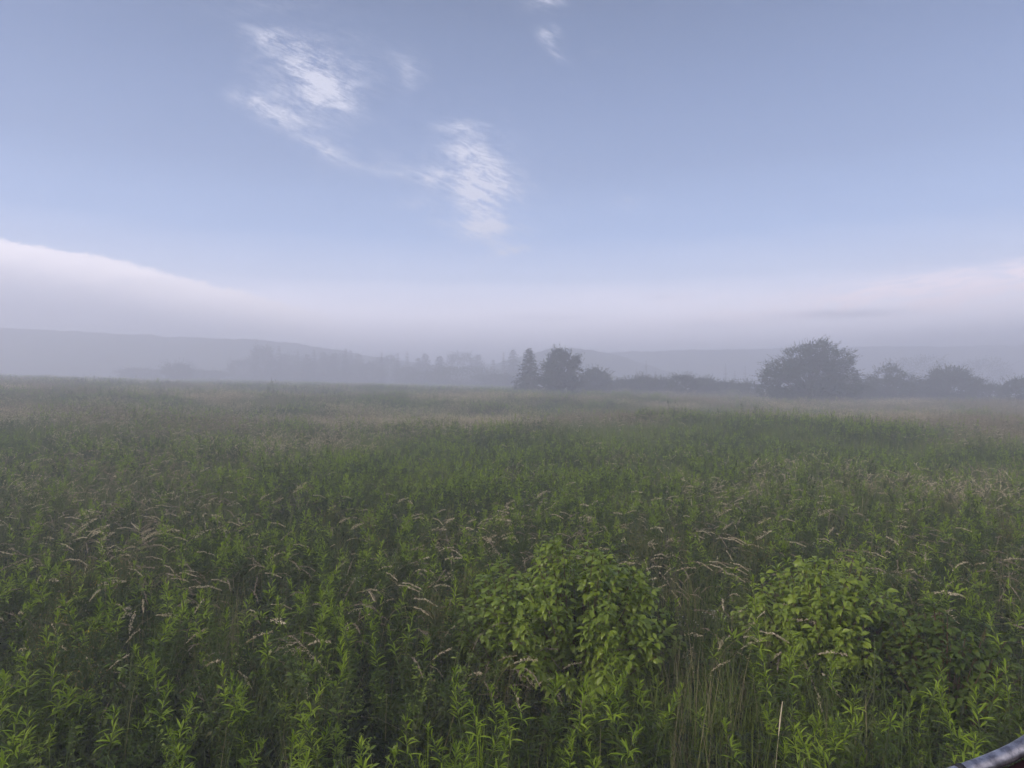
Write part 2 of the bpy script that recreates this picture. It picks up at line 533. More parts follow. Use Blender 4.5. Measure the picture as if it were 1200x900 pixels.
# ---------------------------------------------------------------- trees
def limbs(mbt, H, tips, base_r, nseg=5, r=None, trunk_top=0.5, sides=6):
    """tapered trunk with limbs running out to the given tips"""
    r = r or random
    lean = (r.uniform(-.04, .04) * H, r.uniform(-.04, .04) * H)
    tp = [(lean[0] * t * t, lean[1] * t * t, -0.3 + (H * trunk_top + 0.3) * t) for t in np.linspace(0, 1, nseg + 1)]
    tube(mbt, tp, [base_r * (1.25 - 0.85 * t) for t in np.linspace(0, 1, nseg + 1)], sides + 2)
    for (x, y, z) in tips:
        k = min(0.95, max(0.15, 0.25 + 0.6 * z / H * r.uniform(0.5, 0.9)))
        s = np.array(tp[0]) * (1 - k) + np.array(tp[-1]) * k
        e = np.array((x, y, z))
        mid = (s + e) / 2 + np.array((0, 0, -0.04 * H))
        p = [(1 - t) ** 2 * s + 2 * t * (1 - t) * mid + t * t * e for t in np.linspace(0, 1, 5)]
        tube(mbt, p, np.linspace(base_r * 0.38, base_r * 0.06, 5), sides)


def broad_tree(name, label, cat, px, base_y, dist, lobes, n, leaf=0.32, seed=1, spray=0.35, holes=0.0, base_r=0.3, group=None, thick=0.8, shrub=False):
    """lobes: (dx, top-ward centre height, rx, rz) in photo pixels; turned into metres at the tree's distance"""
    r = np.random.default_rng(seed); rr = random.Random(seed)
    dist = dist * FAR; leaf = leaf * FAR; base_r = base_r * FAR
    k = dist / FPX
    x0, y0 = at(px, dist)
    z0 = float(ground(x0, y0))
    lift = (450 - base_y) * k + EYE            # height of the drawn base above z = 0
    root = empty(name, (x0, y0, z0))
    tag(root, label, cat, group)
    gap = max(0.0, lift - z0) / k
    lobes = list(lobes) + [(0, -gap * 0.45, max(l[2] for l in lobes) * 0.85, gap * 0.55 + 4)]     # low skirt down to the grass
    P = []; D = []
    vol = np.array([l[2] * l[2] * l[3] for l in lobes], float); vol /= vol.sum()
    tips = []
    for (dx, cz, rx, rz), w in zip(lobes, vol):
        m = max(60, int(n * w * 1.6))
        d = nrm(r.normal(size=(m, 3)))
        rad = r.uniform(0.35, 1.0, m) ** 0.5
        # bumpy lobes: clumps push out, hollows pull in
        bump = np.array([mn.noise(Vector((a * 2.2 + seed, b * 2.2, c * 2.2))) for a, b, c in d])
        rad *= 1 + 0.38 * bump
        c = np.array((dx * k, r.uniform(-0.15, 0.15) * rx * k, cz * k + lift - z0))
        p = c + d * rad[:, None] * np.array((rx * k, rx * k * thick, rz * k))
        if holes > 0:
            hn = np.array([mn.noise(Vector(q_ * (0.75 * 0.32 / leaf) + Vector((seed, 0, 0)))) for q_ in map(Vector, p)])
            ok = hn > -0.42 + holes
            p, d = p[ok], d[ok]
        ok = p[:, 2] > 0.2
        P.append(p[ok]); D.append(d[ok])
        for _ in range(3 if len(lobes) > 3 else 6):
            e = nrm(r.normal(size=3)[None])[0]; e[2] = abs(e[2]) * 0.6
            tips.append(tuple(c + e * 0.65 * np.array((rx * k, rx * k, rz * k))))
    P = np.concatenate(P); D = np.concatenate(D)
    H = P[:, 2].max()
    # sprays: leaf-sized faces reach outward and slightly up
    out = D.copy(); out[:, 2] = out[:, 2] * 0.5 + spray; out += r.normal(size=out.shape) * 0.45
    mc = MB()
    stamp(mc, DIAMOND[0], DIAMOND[1], P, frames(out, roll=r.uniform(-1, 1, len(P))), leaf * r.uniform(0.6, 1.7, len(P)), leaf * r.uniform(0.3, 0.6, len(P)))
    # twiggy fringes that break the outline
    top = P[(r.random(len(P)) < 0.06)]
    if len(top):
        q_ = nrm(top - np.array((0, 0, H * 0.35)))
        q_[:, 2] = np.abs(q_[:, 2]) * 0.55 + 0.12
        for t in range(5):
            stamp(mc, DIAMOND[0], DIAMOND[1], top + q_ * leaf * 1.0 * t, frames(q_ + r.normal(size=q_.shape) * 0.35, roll=r.uniform(-1, 1, len(top))),
                  leaf * r.uniform(0.8, 1.4, len(top)), leaf * r.uniform(0.2, 0.4, len(top)))
    mc.obj('crown' if not shrub else 'foliage', [M['crown']], root)
    mt = MB(); limbs(mt, H, tips, base_r, r=rr, trunk_top=0.45)
    mt.obj('trunk' if not shrub else 'stems', [M['bark']], root)
    return root


def conifer(px, top_y, base_y, width, dist, label, group=None, seed=1, n_whorl=26, name='conifer_tree', sparse=1.0):
    r = np.random.default_rng(seed)
    dist = dist * FAR
    k = dist / FPX
    x0, y0 = at(px, dist); z0 = float(ground(x0, y0))
    H = (450 - top_y) * k + EYE - z0
    Wd = width * k / 2
    root = empty(name, (x0, y0, z0)); tag(root, label, 'tree', group)
    mt = MB(); tube(mt, [(0, 0, -0.3), (0.02 * H, 0, H * 0.5), (0, 0, H * 0.98)], [H * 0.012 + 0.03, H * 0.007 + 0.02, 0.01], 7)
    mt.obj('trunk', [M['bark']], root)
    mc = MB(); P = []; D = []; L = []
    for i_ in range(n_whorl):
        t = (i_ + r.random() * 0.7) / n_whorl
        z = H * (0.05 + 0.93 * t)
        ln = Wd * (1 - t) ** 0.8 * r.uniform(0.8, 1.12) + 0.06 * Wd
        for a in np.linspace(0, 2 * np.pi, 9, endpoint=False) + r.random() * 6:
            l_ = ln * r.uniform(0.65, 1.12)
            if r.random() > sparse: continue
            m = max(4, int(11 * (l_ / Wd) + 3))
            u = np.linspace(0.08, 1, m)
            dirv = np.array((math.cos(a), math.sin(a), 0))
            p = dirv * (u * l_)[:, None] + np.array((0, 0, 1.0)) * (z - 0.32 * l_ * u + 0.12 * l_ * u * u)[:, None]
            P.append(p + r.normal(size=p.shape) * 0.04 * Wd)
            side = np.array((-math.sin(a), math.cos(a), 0)) * r.choice((-1, 1), m)[:, None]
            D.append(dirv * 0.7 + side * 0.7 + np.array((0, 0, -0.25)) + r.normal(size=p.shape) * 0.2)
            L.append(np.full(m, 0.30 * Wd * (0.45 + 0.55 * (1 - t))) * r.uniform(0.7, 1.3, m))
    P = np.concatenate(P); D = np.concatenate(D); L = np.concatenate(L)
    stamp(mc, DIAMOND[0], DIAMOND[1], P, frames(D, roll=r.uniform(-0.5, 0.5, len(P))), L, L * 0.42)
    mc.obj('crown', [M['needle']], root)
    return root


conifer(620, 408, 458, 44, 100, 'dense dark pointed conifer standing left of the ragged broadleaf tree', seed=4, n_whorl=34)
broad_tree('broadleaf_tree', 'dark ragged broadleaf tree with gaps in its crown, right beside the pointed conifer', 'tree', 656, 459, 92,
           [(0, 12, 21, 13), (0, 24, 18, 10), (-3, 36, 11, 7), (13, 36, 10, 6), (1, 43, 11, 6), (-14, 27, 8, 4), (17, 33, 6, 5), (19, 21, 8, 6), (-16, 14, 10, 6)],
           11000, leaf=0.34, seed=21, holes=0.22, base_r=0.3)
broad_tree('small_tree', 'small round bushy tree between the ragged broadleaf tree and the low hedge', 'tree', 696, 459, 104,
           [(0, 9, 17, 12), (0, 20, 9, 7), (10, 15, 8, 7), (-10, 12, 8, 7)], 6000, leaf=0.34, seed=8, holes=0.1, base_r=0.18)
broad_tree('broadleaf_tree', 'largest tree in the view, with a broad domed fringed crown, standing on the right', 'tree', 948, 466, 86,
           [(4, 22, 42, 24), (-2, 45, 28, 15), (12, 52, 20, 13), (-36, 20, 24, 16), (-30, 33, 20, 12), (38, 26, 20, 18), (34, 42, 18, 12), (44, 12, 17, 12), (-48, 10, 16, 11), (16, 59, 10, 8), (0, 8, 50, 11)],
           26000, leaf=0.30, seed=33, holes=0.27, base_r=0.5, spray=0.45)
broad_tree('broadleaf_tree', 'spreading low tree just right of the largest tree', 'tree', 1040, 466, 98,
           [(0, 12, 28, 13), (2, 26, 18, 9), (3, 35, 8, 5), (-18, 16, 15, 9), (22, 20, 15, 6), (0, 4, 34, 8)], 10000, leaf=0.32, seed=40, holes=0.16, base_r=0.35, spray=0.1)
broad_tree('broadleaf_tree', 'rounded dome-shaped tree second to the right of the largest tree', 'tree', 1110, 466, 98,
           [(0, 12, 33, 15), (2, 25, 22, 10), (0, 32, 12, 6), (-20, 14, 16, 10), (22, 17, 15, 8)], 11000, leaf=0.32, seed=44, holes=0.12, base_r=0.35, spray=0.1)

bush_list = [
    (724, 458, 128, 16, 12, 'low hedge bush next to the small round tree, leftmost of the hedge'),
    (742, 458, 124, 14, 13, 'low hedge bush, second from the left in the hedge'),
    (757, 459, 120, 13, 18, 'taller rounded hedge bush, third from the left in the hedge'),
    (775, 459, 122, 14, 15, 'hedge bush, fourth from the left in the hedge'),
    (801, 460, 114, 17, 20, 'tallest dark bush in the middle of the hedge'),
    (826, 460, 118, 15, 16, 'dark hedge bush right of the tallest hedge bush'),
    (850, 461, 122, 16, 13, 'low wide hedge bush nearer the largest tree'),
    (875, 462, 118, 15, 13, 'low hedge bush touching the left foot of the largest tree'),
    (1008, 465, 108, 15, 14, 'low bush in the gap right of the largest tree'),
    (1074, 466, 118, 14, 12, 'low bush in the gap between the spreading tree and the dome-shaped tree'),
    (1160, 468, 112, 20, 17, 'low flat bush right of the dome-shaped tree'),
    (1195, 469, 104, 20, 25, 'rounded bush cut by the right edge of the photograph'),
    (1235, 470, 108, 22, 20, 'low bush just past the right edge bush'),
]
for n_, (px, by, d_, hw, hh, lab) in enumerate(bush_list):
    d_ *= 0.88
    broad_tree('hedge_bush', lab, 'bush', px, by, d_, [(0, hh * 0.42, hw, hh * 0.5), (-hw * 0.35, hh * 0.62, hw * 0.5, hh * 0.36), (hw * 0.3, hh * 0.66, hw * 0.45, hh * 0.36)],
               2600, leaf=0.32, seed=60 + n_, holes=0.05, base_r=0.1, group='bushes of the hedge on the right', shrub=True)

far_bush = [
    (541, 452, 190, 44, 23, 'wide misty thicket left of the pointed conifer'),
    (500, 452, 205, 26, 16, 'misty bush at the left end of the wide thicket'),
    (585, 453, 180, 22, 14, 'misty bush between the wide thicket and the pointed conifer'),
    (541, 449, 240, 20, 37, 'faint round tree rising behind the wide misty thicket'),
    (477, 450, 215, 14, 20, 'faint misty bush below the row of faint conifers'),
    (425, 449, 220, 26, 24, 'faint misty thicket under the tallest faint conifers'),
    (365, 448, 225, 30, 26, 'faint misty thicket left of the one under the tallest faint conifers'),
    (392, 448, 232, 20, 34, 'faint rounded tree among the tallest faint conifers'),
    (452, 449, 236, 18, 32, 'faint rounded tree right of the tallest faint conifers'),
    (340, 448, 232, 20, 32, 'faint rounded tree at the left of the faint conifers'),
    (307, 446, 215, 14, 42, 'tall faint round tree at the left end of the row of faint conifers'),
    (285, 445, 225, 18, 24, 'faint low bush at the foot of the tall faint round tree'),
    (243, 444, 215, 24, 9, 'low wide misty bush, rightmost of the three on the left'),
    (208, 443, 190, 16, 16, 'darkest and tallest of the three low misty bushes on the left'),
    (165, 442, 212, 28, 10, 'leftmost of the three low misty bushes on the left'),
    (1075, 452, 225, 34, 36, 'faint mist-blurred wood behind the spreading tree'),
    (1150, 452, 230, 30, 32, 'faint mist-blurred wood behind the dome-shaped tree'),
]
for n_, (px, by, d_, hw, hh, lab) in enumerate(far_bush):
    broad_tree('misty_tree', lab, 'tree', px, by, d_, [(0, hh * 0.45, hw, hh * 0.5), (-hw * 0.45, hh * 0.6, hw * 0.45, hh * 0.32), (hw * 0.35, hh * 0.68, hw * 0.42, hh * 0.33), (hw * 0.7, hh * 0.35, hw * 0.4, hh * 0.3)],
               2400, leaf=0.6, seed=90 + n_, holes=0.05, base_r=0.2)

far_con = [(316, 407), (327, 404), (333, 413), (349, 408), (360, 414), (368, 409), (379, 411), (391, 413), (405, 407), (411, 409), (420, 413),
           (447, 411), (466, 412), (477, 410), (490, 418), (498, 413), (515, 416), (560, 414), (578, 420), (590, 411), (601, 409)]
cr = random.Random(3)
for n_, (px, ty) in enumerate(far_con):
    conifer(px, ty, 448, cr.choice((13, 18, 24, 34)), cr.uniform(205, 240), 'faint slender conifer fading into the mist above the left thickets', 'faint conifers in the mist on the left', seed=200 + n_, n_whorl=24, name='misty_conifer')
for n_, (px, ty) in enumerate([(746, 430), (757, 421), (768, 434), (835, 436), (850, 425), (861, 434), (873, 427)]):
    conifer(px, ty, 450, 9 + n_ % 3, 190 + 6 * n_, 'faint slender conifer spire standing behind the low hedge', 'faint conifer spires behind the hedge', seed=300 + n_, n_whorl=15, name='misty_conifer')

# ---------------------------------------------------------------- meadow plant kinds
def goldenrod_meshes(seed, H=1.0, nl=85, lo=False, lmax=0.115):
    nl = int(nl * 1.4); lmax = lmax * 0.80
    r = np.random.default_rng(seed)
    b = r.uniform(-0.2, 0.2, 2) * H
    def axis(t): return np.stack([b[0] * t ** 2 + 0.012 * np.sin(t * 9 + seed), b[1] * t ** 2 + 0.010 * np.cos(t * 7), t * H], -1)
    ms = MB(); t = np.linspace(0, 1, 9)
    tube(ms, axis(t), np.linspace(0.0042, 0.0016, 9) * H, 4)
    ml = MB()
    t = np.sort(r.uniform(0.16, 1.0, nl) ** 0.85)
    P = axis(t)
    phi = np.arange(nl) * 2.3999 + r.normal(size=nl) * 0.25
    # angle from the stem axis: upright at the tip, level or hanging lower down
    ang = np.radians(np.interp(t, [0, .5, .85, 1.0], [108, 82, 55, 14]) + r.normal(size=nl) * 9)
    D = np.stack([np.cos(phi) * np.sin(ang), np.sin(phi) * np.sin(ang), np.cos(ang)], 1)
    L = np.interp(t, [0, .45, .8, .97, 1.0], [0.8, 1.0, 0.92, 0.62, 0.5]) * lmax * r.uniform(0.75, 1.15, nl)
    F = frames(D, roll=r.normal(size=nl) * 0.3)
    wid = np.interp(t, [0, 1], [1.15, 0.95])
    for k in range(3):
        idx = (r.integers(0, 3, nl) == k)
        for mi, sel in ((0, t <= 0.80), (1, t > 0.80)):
            s = idx & sel
            if s.any():
                stamp(ml, *LANCE[k], P[s], F[s], L[s], (L * wid)[s], mi)
    return ms, ml


def tuft(seed, n=26, h=0.7, spread=0.10, bend=0.55, w=0.006, straw=0.1):
    r = np.random.default_rng(seed); mb_ = MB()
    P = np.column_stack([r.normal(size=n) * spread, r.normal(size=n) * spread, np.zeros(n)])
    k = r.random(n) < straw
    for mask, mat in ((~k, 0), (k, 1)):
        m = int(mask.sum())
        if m:
            blades(mb_, P[mask], h * r.uniform(0.6, 1.15, m), r.uniform(0, 6.28, m), np.abs(r.normal(size=m)) * bend, w * r.uniform(0.6, 1.2, m), mat)
    return mb_


def seed_stalk(seed, n=1, h=1.0, head=0.15, nod=0.55, spread=0.03, dirn=0.0, dirv=0.6, spik=44, fat=0.013, size=0.016, loose=False):
    """straws with nodding panicles; returns (straw builder, panicle builder)"""
    r = np.random.default_rng(seed); ms, mp = MB(), MB()
    for _ in range(n):
        a = dirn + r.normal() * dirv; hh = h * r.uniform(0.8, 1.12); nd = nod * r.uniform(0.5, 1.4)
        x0, y0 = r.normal(size=2) * spread
        t = np.linspace(0, 1, 12)
        # stalk rises, then bows over in its last quarter
        th = np.where(t < 0.62, 0.16 * t, 0.10 + nd * 1.9 * (t - 0.62) / 0.38)
        th = np.minimum(th, 2.5)
        st = hh / 11
        hz = np.concatenate([[0], np.cumsum(np.sin(th[1:]) * st)]); z = np.concatenate([[0], np.cumsum(np.cos(th[1:]) * st)])
        C_ = np.column_stack([x0 + np.cos(a) * hz, y0 + np.sin(a) * hz, z])
        tube(ms, C_, np.linspace(0.0019, 0.0009, 12), 3)
        f0 = 1 - head / hh
        u = f0 + (1 - f0) * r.random(spik)
        p = np.column_stack([np.interp(u, t, C_[:, i_]) for i_ in range(3)])
        tang = np.column_stack([np.interp(u, t, np.gradient(C_[:, i_])) for i_ in range(3)]); tang = nrm(tang)
        env = np.sin(np.clip((u - f0) / (1 - f0), 0, 1) * np.pi * 0.9 + 0.25)
        off = nrm(r.normal(size=p.shape)) * (fat * (2.6 if loose else 1) * env * r.random(spik) ** 0.6)[:, None]
        if loose:
            off[:, 2] -= 0.008
            for q0, q1 in zip(p[::4], (p + off)[::4]):
                tube(ms, [q0, q1], [0.0006, 0.0005], 3)
        stamp(mp, *DIAMOND, p + off, frames(tang + r.normal(size=p.shape) * 0.28, roll=r.uniform(-1.5, 1.5, spik)), size * r.uniform(0.6, 1.2, spik), size * 0.38 * r.uniform(0.7, 1.3, spik))
    return ms, mp


def merge(*mbs):
    """join builders (each with a material offset) into one"""
    o = MB()
    for b_, off in mbs:
        base = o.n
        for v in b_.v: o.v.append(v)
        for f, m in zip(b_.f, b_.m): o.f.append(f + base); o.m.append(m + off)
        o.n += b_.n
    return o


def shift(b_, dx, dy, s=1.0, rz=0.0):
    c, s_ = math.cos(rz), math.sin(rz); Rm = np.array([[c, -s_, 0], [s_, c, 0], [0, 0, 1]])
    b_.v = [v @ Rm.T * s + np.array((dx, dy, 0)) for v in b_.v]
    return b_


# prototypes for the uncountable mass (kept outside the scene's collections)
def proto_col(name, items):
    c = bpy.data.collections.new(name)
    for n_, (b_, mats) in enumerate(items):
        o = bpy.data.objects.new(f'{name}_{n_:02d}', b_.mesh(f'{name}_{n_:02d}', mats))
        c.objects.link(o)
    return c


def scatter(name, col, pts, rot, scl, idx, label=None, cat=None):
    """one object of kind stuff whose points carry the plants of a collection"""
    me = bpy.data.meshes.new(name)
    n = len(pts)
    me.vertices.add(n); me.vertices.foreach_set('co', np.asarray(pts, np.float32).ravel())
    for nm, ty, arr in (('rot', 'FLOAT_VECTOR', rot), ('scl', 'FLOAT_VECTOR', scl)):
        at_ = me.attributes.new(nm, ty, 'POINT'); at_.data.foreach_set('vector', np.asarray(arr, np.float32).ravel())
    at_ = me.attributes.new('pick', 'INT', 'POINT'); at_.data.foreach_set('value', np.asarray(idx, np.int32))
    o = bpy.data.objects.new(name, me); COL.objects.link(o)
    ng = bpy.data.node_groups.new(name, 'GeometryNodeTree')
    ng.interface.new_socket('Geometry', in_out='INPUT', socket_type='NodeSocketGeometry')
    ng.interface.new_socket('Geometry', in_out='OUTPUT', socket_type='NodeSocketGeometry')
    N = ng.nodes
    gi = N.new('NodeGroupInput'); go = N.new('NodeGroupOutput')
    m2p = N.new('GeometryNodeMeshToPoints')
    ci = N.new('GeometryNodeCollectionInfo'); ci.inputs['Collection'].default_value = col
    ci.inputs['Separate Children'].default_value = True; ci.inputs['Reset Children'].default_value = True
    ip = N.new('GeometryNodeInstanceOnPoints'); ip.inputs['Pick Instance'].default_value = True
    def attr(nm, ty):
        a = N.new('GeometryNodeInputNamedAttribute'); a.data_type = ty; a.inputs['Name'].default_value = nm
        return a.outputs['Attribute']
    e2r = N.new('FunctionNodeEulerToRotation')
    lk = ng.links.new
    lk(gi.outputs[0], m2p.inputs[0]); lk(m2p.outputs[0], ip.inputs['Points']); lk(ci.outputs[0], ip.inputs['Instance'])
    lk(attr('rot', 'FLOAT_VECTOR'), e2r.inputs[0]); lk(e2r.outputs[0], ip.inputs['Rotation'])
    lk(attr('scl', 'FLOAT_VECTOR'), ip.inputs['Scale']); lk(attr('pick', 'INT'), ip.inputs['Instance Index'])
    lk(ip.outputs[0], go.inputs[0])
    md = o.modifiers.new('scatter', 'NODES'); md.node_group = ng
    tag(o, label, cat, kind='stuff')
    return o


def fbm(x, y, s, seed):
    return np.array([mn.fractal(Vector((a * s + seed * 7.3, b * s - seed * 3.1, seed)), 0.8, 2.0, 3) for a, b in zip(x, y)])


def wedge(dmin, dmax, dens, margin=1.22, rs=1, back=0.0):
    """random points in the part of the meadow the camera (and a step beside it) can see"""
    r = np.random.default_rng(rs)
    halfw = 0.80 * margin
    area = halfw * (dmax ** 2 - dmin ** 2)
    n = int(area * dens)
    d = np.sqrt(r.uniform(dmin ** 2, dmax ** 2, n)); u = r.uniform(-halfw, halfw, n)
    return u * d, d, r


RAIL = np.array((0.62, 0.62))
def clear(x, y, near=0.95):
    """leave room round the camera and the metal rail"""
    return (np.hypot(x, y) > near) & ~((x > 0.25) & (y < 0.95))


def to_px(x, y):
    return 600 + x / y * FPX


# image-column / distance zoning of the field, worked out from the ground plan
def zone_tan(x, y):
    z = 0.10 + fbm(x, y, 0.09, 2) * 0.9 + fbm(x, y, 0.35, 5) * 0.6
    z += 0.34 * smooth(16, 26, y) * smooth(90, 45, y)                       # paler belt across the middle distance
    z += 0.5 * np.exp(-(((x + 6.6) / 3.6) ** 2 + ((y - 10.0) / 3.8) ** 2))  # seeding grass on the left
    z += 0.5 * smooth(9, 20, x) * smooth(9, 22, y)
    z -= 0.9 * np.exp(-(((x - 6.5) / 8.0) ** 2 + ((y - 23) / 5.0) ** 2)) # green swell in the middle
    z -= 0.5 * np.exp(-(((x + 1) / 4.5) ** 2 + ((y - 14.0) / 4.5) ** 2))
    return z


def euler(r, n, tilt=0.12):
    return np.column_stack([r.normal(size=n) * tilt, r.normal(size=n) * tilt, r.uniform(0, 6.283, n)])


def sc3(s, zv=None):
    return np.column_stack([s, s, s if zv is None else s * zv])


GM = [M['mature'], M['young'], M['stem']]
# --- tufts of grass, near and middle distance
tufts = [(tuft(500 + i_, n=44, h=0.74, spread=0.11, bend=0.5, w=0.0048, straw=0.10), [M['grass'], M['straw']]) for i_ in range(6)]
tufts += [(tuft(520 + i_, n=46, h=0.88, spread=0.13, bend=0.26, w=0.0034, straw=0.2), [M['grass'], M['straw']]) for i_ in range(3)]
col_tuft = proto_col('grass_tuft', tufts)
x, y, r = wedge(1.0, 15, 40, rs=2)
ok = clear(x, y); x, y = x[ok], y[ok]; n = len(x)
hmod = (1.0 - 0.12 * smooth(3, 1, y)) * np.where(fbm(x, y, 1.25, 31) > -0.05, 1.0, np.interp(y, [4, 9], [0.62, 0.85]))
scatter('grass', col_tuft, np.column_stack([x, y, ground(x, y)]), euler(r, n, .14), sc3(r.uniform(0.65, 1.1, n) * hmod), r.integers(0, 9, n),
        'long green grass filling the gaps between the taller plants in the near meadow', 'grass')

# --- middle and far grass patches: wider, mixed green and straw
patches = []
for i_ in range(5):
    p_ = tuft(540 + i_, n=150, h=0.82, spread=0.30, bend=0.4, w=0.010, straw=0.10)
    patches.append((p_, [M['grass'], M['straw']]))
def seed_patch(seed, n, dirn, spread, hh=0.95, size=0.018, fat=0.012, spik=24):
    a, b = seed_stalk(seed, n=n, h=hh, head=0.16, nod=0.5, spread=spread, dirn=dirn, dirv=0.8, spik=spik, size=size, fat=fat)
    return merge((a, 0), (b, 1))
for i_ in range(3):
    p_ = merge((tuft(560 + i_, n=90, h=0.78, spread=0.28, bend=0.45, w=0.009, straw=0.3), 0), (seed_patch(570 + i_, 14, 0.2, 0.28), 1))
    patches.append((p_, [M['grass'], M['straw'], M['seed']]))
for i_ in range(2):
    p_ = merge((tuft(580 + i_, n=90, h=0.74, spread=0.28, bend=0.45, w=0.009, straw=0.25), 0), (seed_patch(590 + i_, 13, 0.2, 0.28), 1))
    patches.append((p_, [M['grass'], M['straw'], M['pink']]))
# leafy forb patches for the middle distance
def forb_patch(seed, n, spread, H=0.95, nl=40, mats=None):
    r_ = np.random.default_rng(seed); parts = []
    for k in range(n):
        a, b = goldenrod_meshes(seed * 31 + k, H * r_.uniform(0.75, 1.08), nl, lmax=0.13)
        dx, dy = r_.normal(size=2) * spread
        parts += [(shift(a, dx, dy), 2), (shift(b, dx, dy), 0)]
    return merge(*parts)
for i_ in range(3):
    patches.append((forb_patch(600 + i_, 9, 0.26), GM))
for i_ in range(2):
    patches.append((forb_patch(610 + i_, 9, 0.26), [M['dull'], M['mature'], M['stem']]))
col_patch = proto_col('meadow_patch', patches)


def patch_pick(x, y, r):
    n = len(x); zt = zone_tan(x, y) + r.normal(size=n) * 0.28
    fb = fbm(x, y, 0.22, 9) + r.normal(size=n) * 0.3
    idx = r.integers(0, 5, n)
    idx = np.where(zt > 0.35, r.integers(5, 8, n), idx)
    idx = np.where((zt > 0.25) & (fbm(x, y, 0.12, 13) + 0.3 * smooth(2, 12, x) > 0.12), r.integers(8, 10, n), idx)
    idx = np.where((fb > 0.12) & (zt < 0.55), r.integers(10, 15, n), idx)
    return idx


for nm, d0, d1, dens, rs, s0, lab in (
        ('grass', 10, 32, 8.5, 12, 1.0, 'meadow grass and leafy weeds in the middle distance, green mixed with pale seed heads'),
        ('grass', 32, 60, 4.0, 13, 1.25, 'misty meadow grass farther off, green and straw coloured'),
        ('grass', 128, 205, 0.45, 15, 2.9, 'far end of the misty meadow dissolving into the mist'),
        ('grass', 60, 128, 1.3, 14, 1.9, 'mist covered meadow grass running to the foot of the trees')):
    x, y, r = wedge(d0, d1, dens, rs=rs, margin=1.15); n = len(x)
    s = r.uniform(0.8, 1.15, n) * s0
    hz = r.uniform(0.85, 1.12, n) * (1 + 0.22 * fbm(x, y, 0.3, 21)) / (s0 ** 0.75)
    scatter(nm, col_patch, np.column_stack([x, y, ground(x, y) - 0.02]), euler(r, n, .05), sc3(s, hz), patch_pick(x, y, r), lab, 'grass')

# --- goldenrod: individuals for the nearest 300, the rest as stuff
GR = []
for i_ in range(7):
    H = [1.0, 0.95, 1.05, 0.9, 1.0, 0.85, 1.1][i_]
    GR.append((*goldenrod_meshes(700 + i_, H, nl=[95, 80, 110, 90, 120, 75, 100][i_], lmax=[0.115, 0.13, 0.105, 0.12, 0.10, 0.125, 0.11][i_]), H))
protos = []
GL = 'leafy green goldenrod stalk with narrow pointed leaves among the close foreground plants'
for (ms, ml, H) in GR:
    root = empty('goldenrod', (0, 0, 0)); tag(root, GL, 'plant', 'goldenrod stalks in the foreground')
    kid(root, ms.obj('stem', [M['stem']], root)); kid(root, ml.obj('foliage', [M['mature'], M['young']], root))
    protos.append(root)
def broad_weed_meshes(seed, H):
    r = np.random.default_rng(seed); ms, ml = MB(), MB()
    b = r.uniform(-0.22, 0.22, 2) * H
    def axis(t): return np.stack([b[0] * t ** 2, b[1] * t ** 2, t * H], -1)
    t = np.linspace(0, 1, 8); tube(ms, axis(t), np.linspace(0.005, 0.002, 8), 4)
    for br in range(5):                                   # side shoots
        t0 = r.uniform(0.35, 0.85); a = r.uniform(0, 6.28); s0 = axis(np.array([t0]))[0]; ln = (1 - t0) * 0.6 * H + 0.08
        e = s0 + ln * np.array((math.cos(a) * 0.6, math.sin(a) * 0.6, 0.8)); u = np.linspace(0, 1, 5)[:, None]
        C_ = s0 + (e - s0) * u; tube(ms, C_, np.linspace(0.0028, 0.0014, 5), 4)
        n = 12; P = s0 + (e - s0) * r.uniform(0.2, 1, n)[:, None]; ph = r.uniform(0, 6.28, n)
        D = np.stack([np.cos(ph), np.sin(ph), r.uniform(-0.1, 0.7, n)], 1)
        stamp(ml, *OVATE[br % 3], P, frames(D, roll=r.normal(size=n) * .4), r.uniform(0.02, 0.055, n), r.uniform(0.016, 0.04, n), 1 if t0 > .6 else 0)
    n = 34; t = np.repeat(np.linspace(0.15, 1.0, n // 2), 2); ph = np.repeat(np.arange(n // 2) * 1.57, 2) + np.tile([0, np.pi], n // 2) + r.normal(size=n) * 0.2
    D = np.stack([np.cos(ph), np.sin(ph), np.interp(t, [0, 1], [-0.3, 0.9])], 1); L = np.interp(t, [0, .5, 1], [0.075, 0.08, 0.03]) * r.uniform(.7, 1.15, n)
    F = frames(D, roll=r.normal(size=n) * .3)
    for mi, sel in ((2, t < 0.34), (0, (t >= 0.34) & (t < 0.8)), (1, t >= 0.8)):
        stamp(ml, *OVATE[seed % 3], axis(t)[sel], F[sel], L[sel], L[sel] * 0.8, mi)
    return ms, ml


weeds = []
for i_ in range(5):
    a, b = broad_weed_meshes(1500 + i_, [0.95, 0.85, 1.0, 0.9, 1.05][i_])
    root = empty('leafy_weed', (0, 0, 0)); tag(root, 'branching weed with small oval leaves growing between the goldenrod stalks', 'plant', 'oval leaved weeds in the foreground')
    kid(root, a.obj('stem', [M['stem']], root)); kid(root, b.obj('foliage', [M['dull'], M['dog'] if i_ % 2 else M['mature'], M['rust']], root)); weeds.append(root)
used = set()


def put(protos_, k, x, y, rz, sc, tilt=(0, 0), label=None, group=True):
    key = (id(protos_), k)
    if key not in used and label is None:
        o = protos_[k]; used.add(key)
    else:
        o = copy_tree(protos_[k])
    o.location = (x, y, float(ground(x, y)) - 0.01); o.rotation_euler = (tilt[0], tilt[1], rz); o.scale = (sc, sc, sc)
    if label:
        o['label'] = label
        if 'group' in o: del o['group']
    return o


def spot(px, py, h):
    """where a plant of height h stands if its tip shows at (px, py)"""
    d = (EYE - h) * FPX / (py - 450)
    return (px - 600) / FPX * d, d


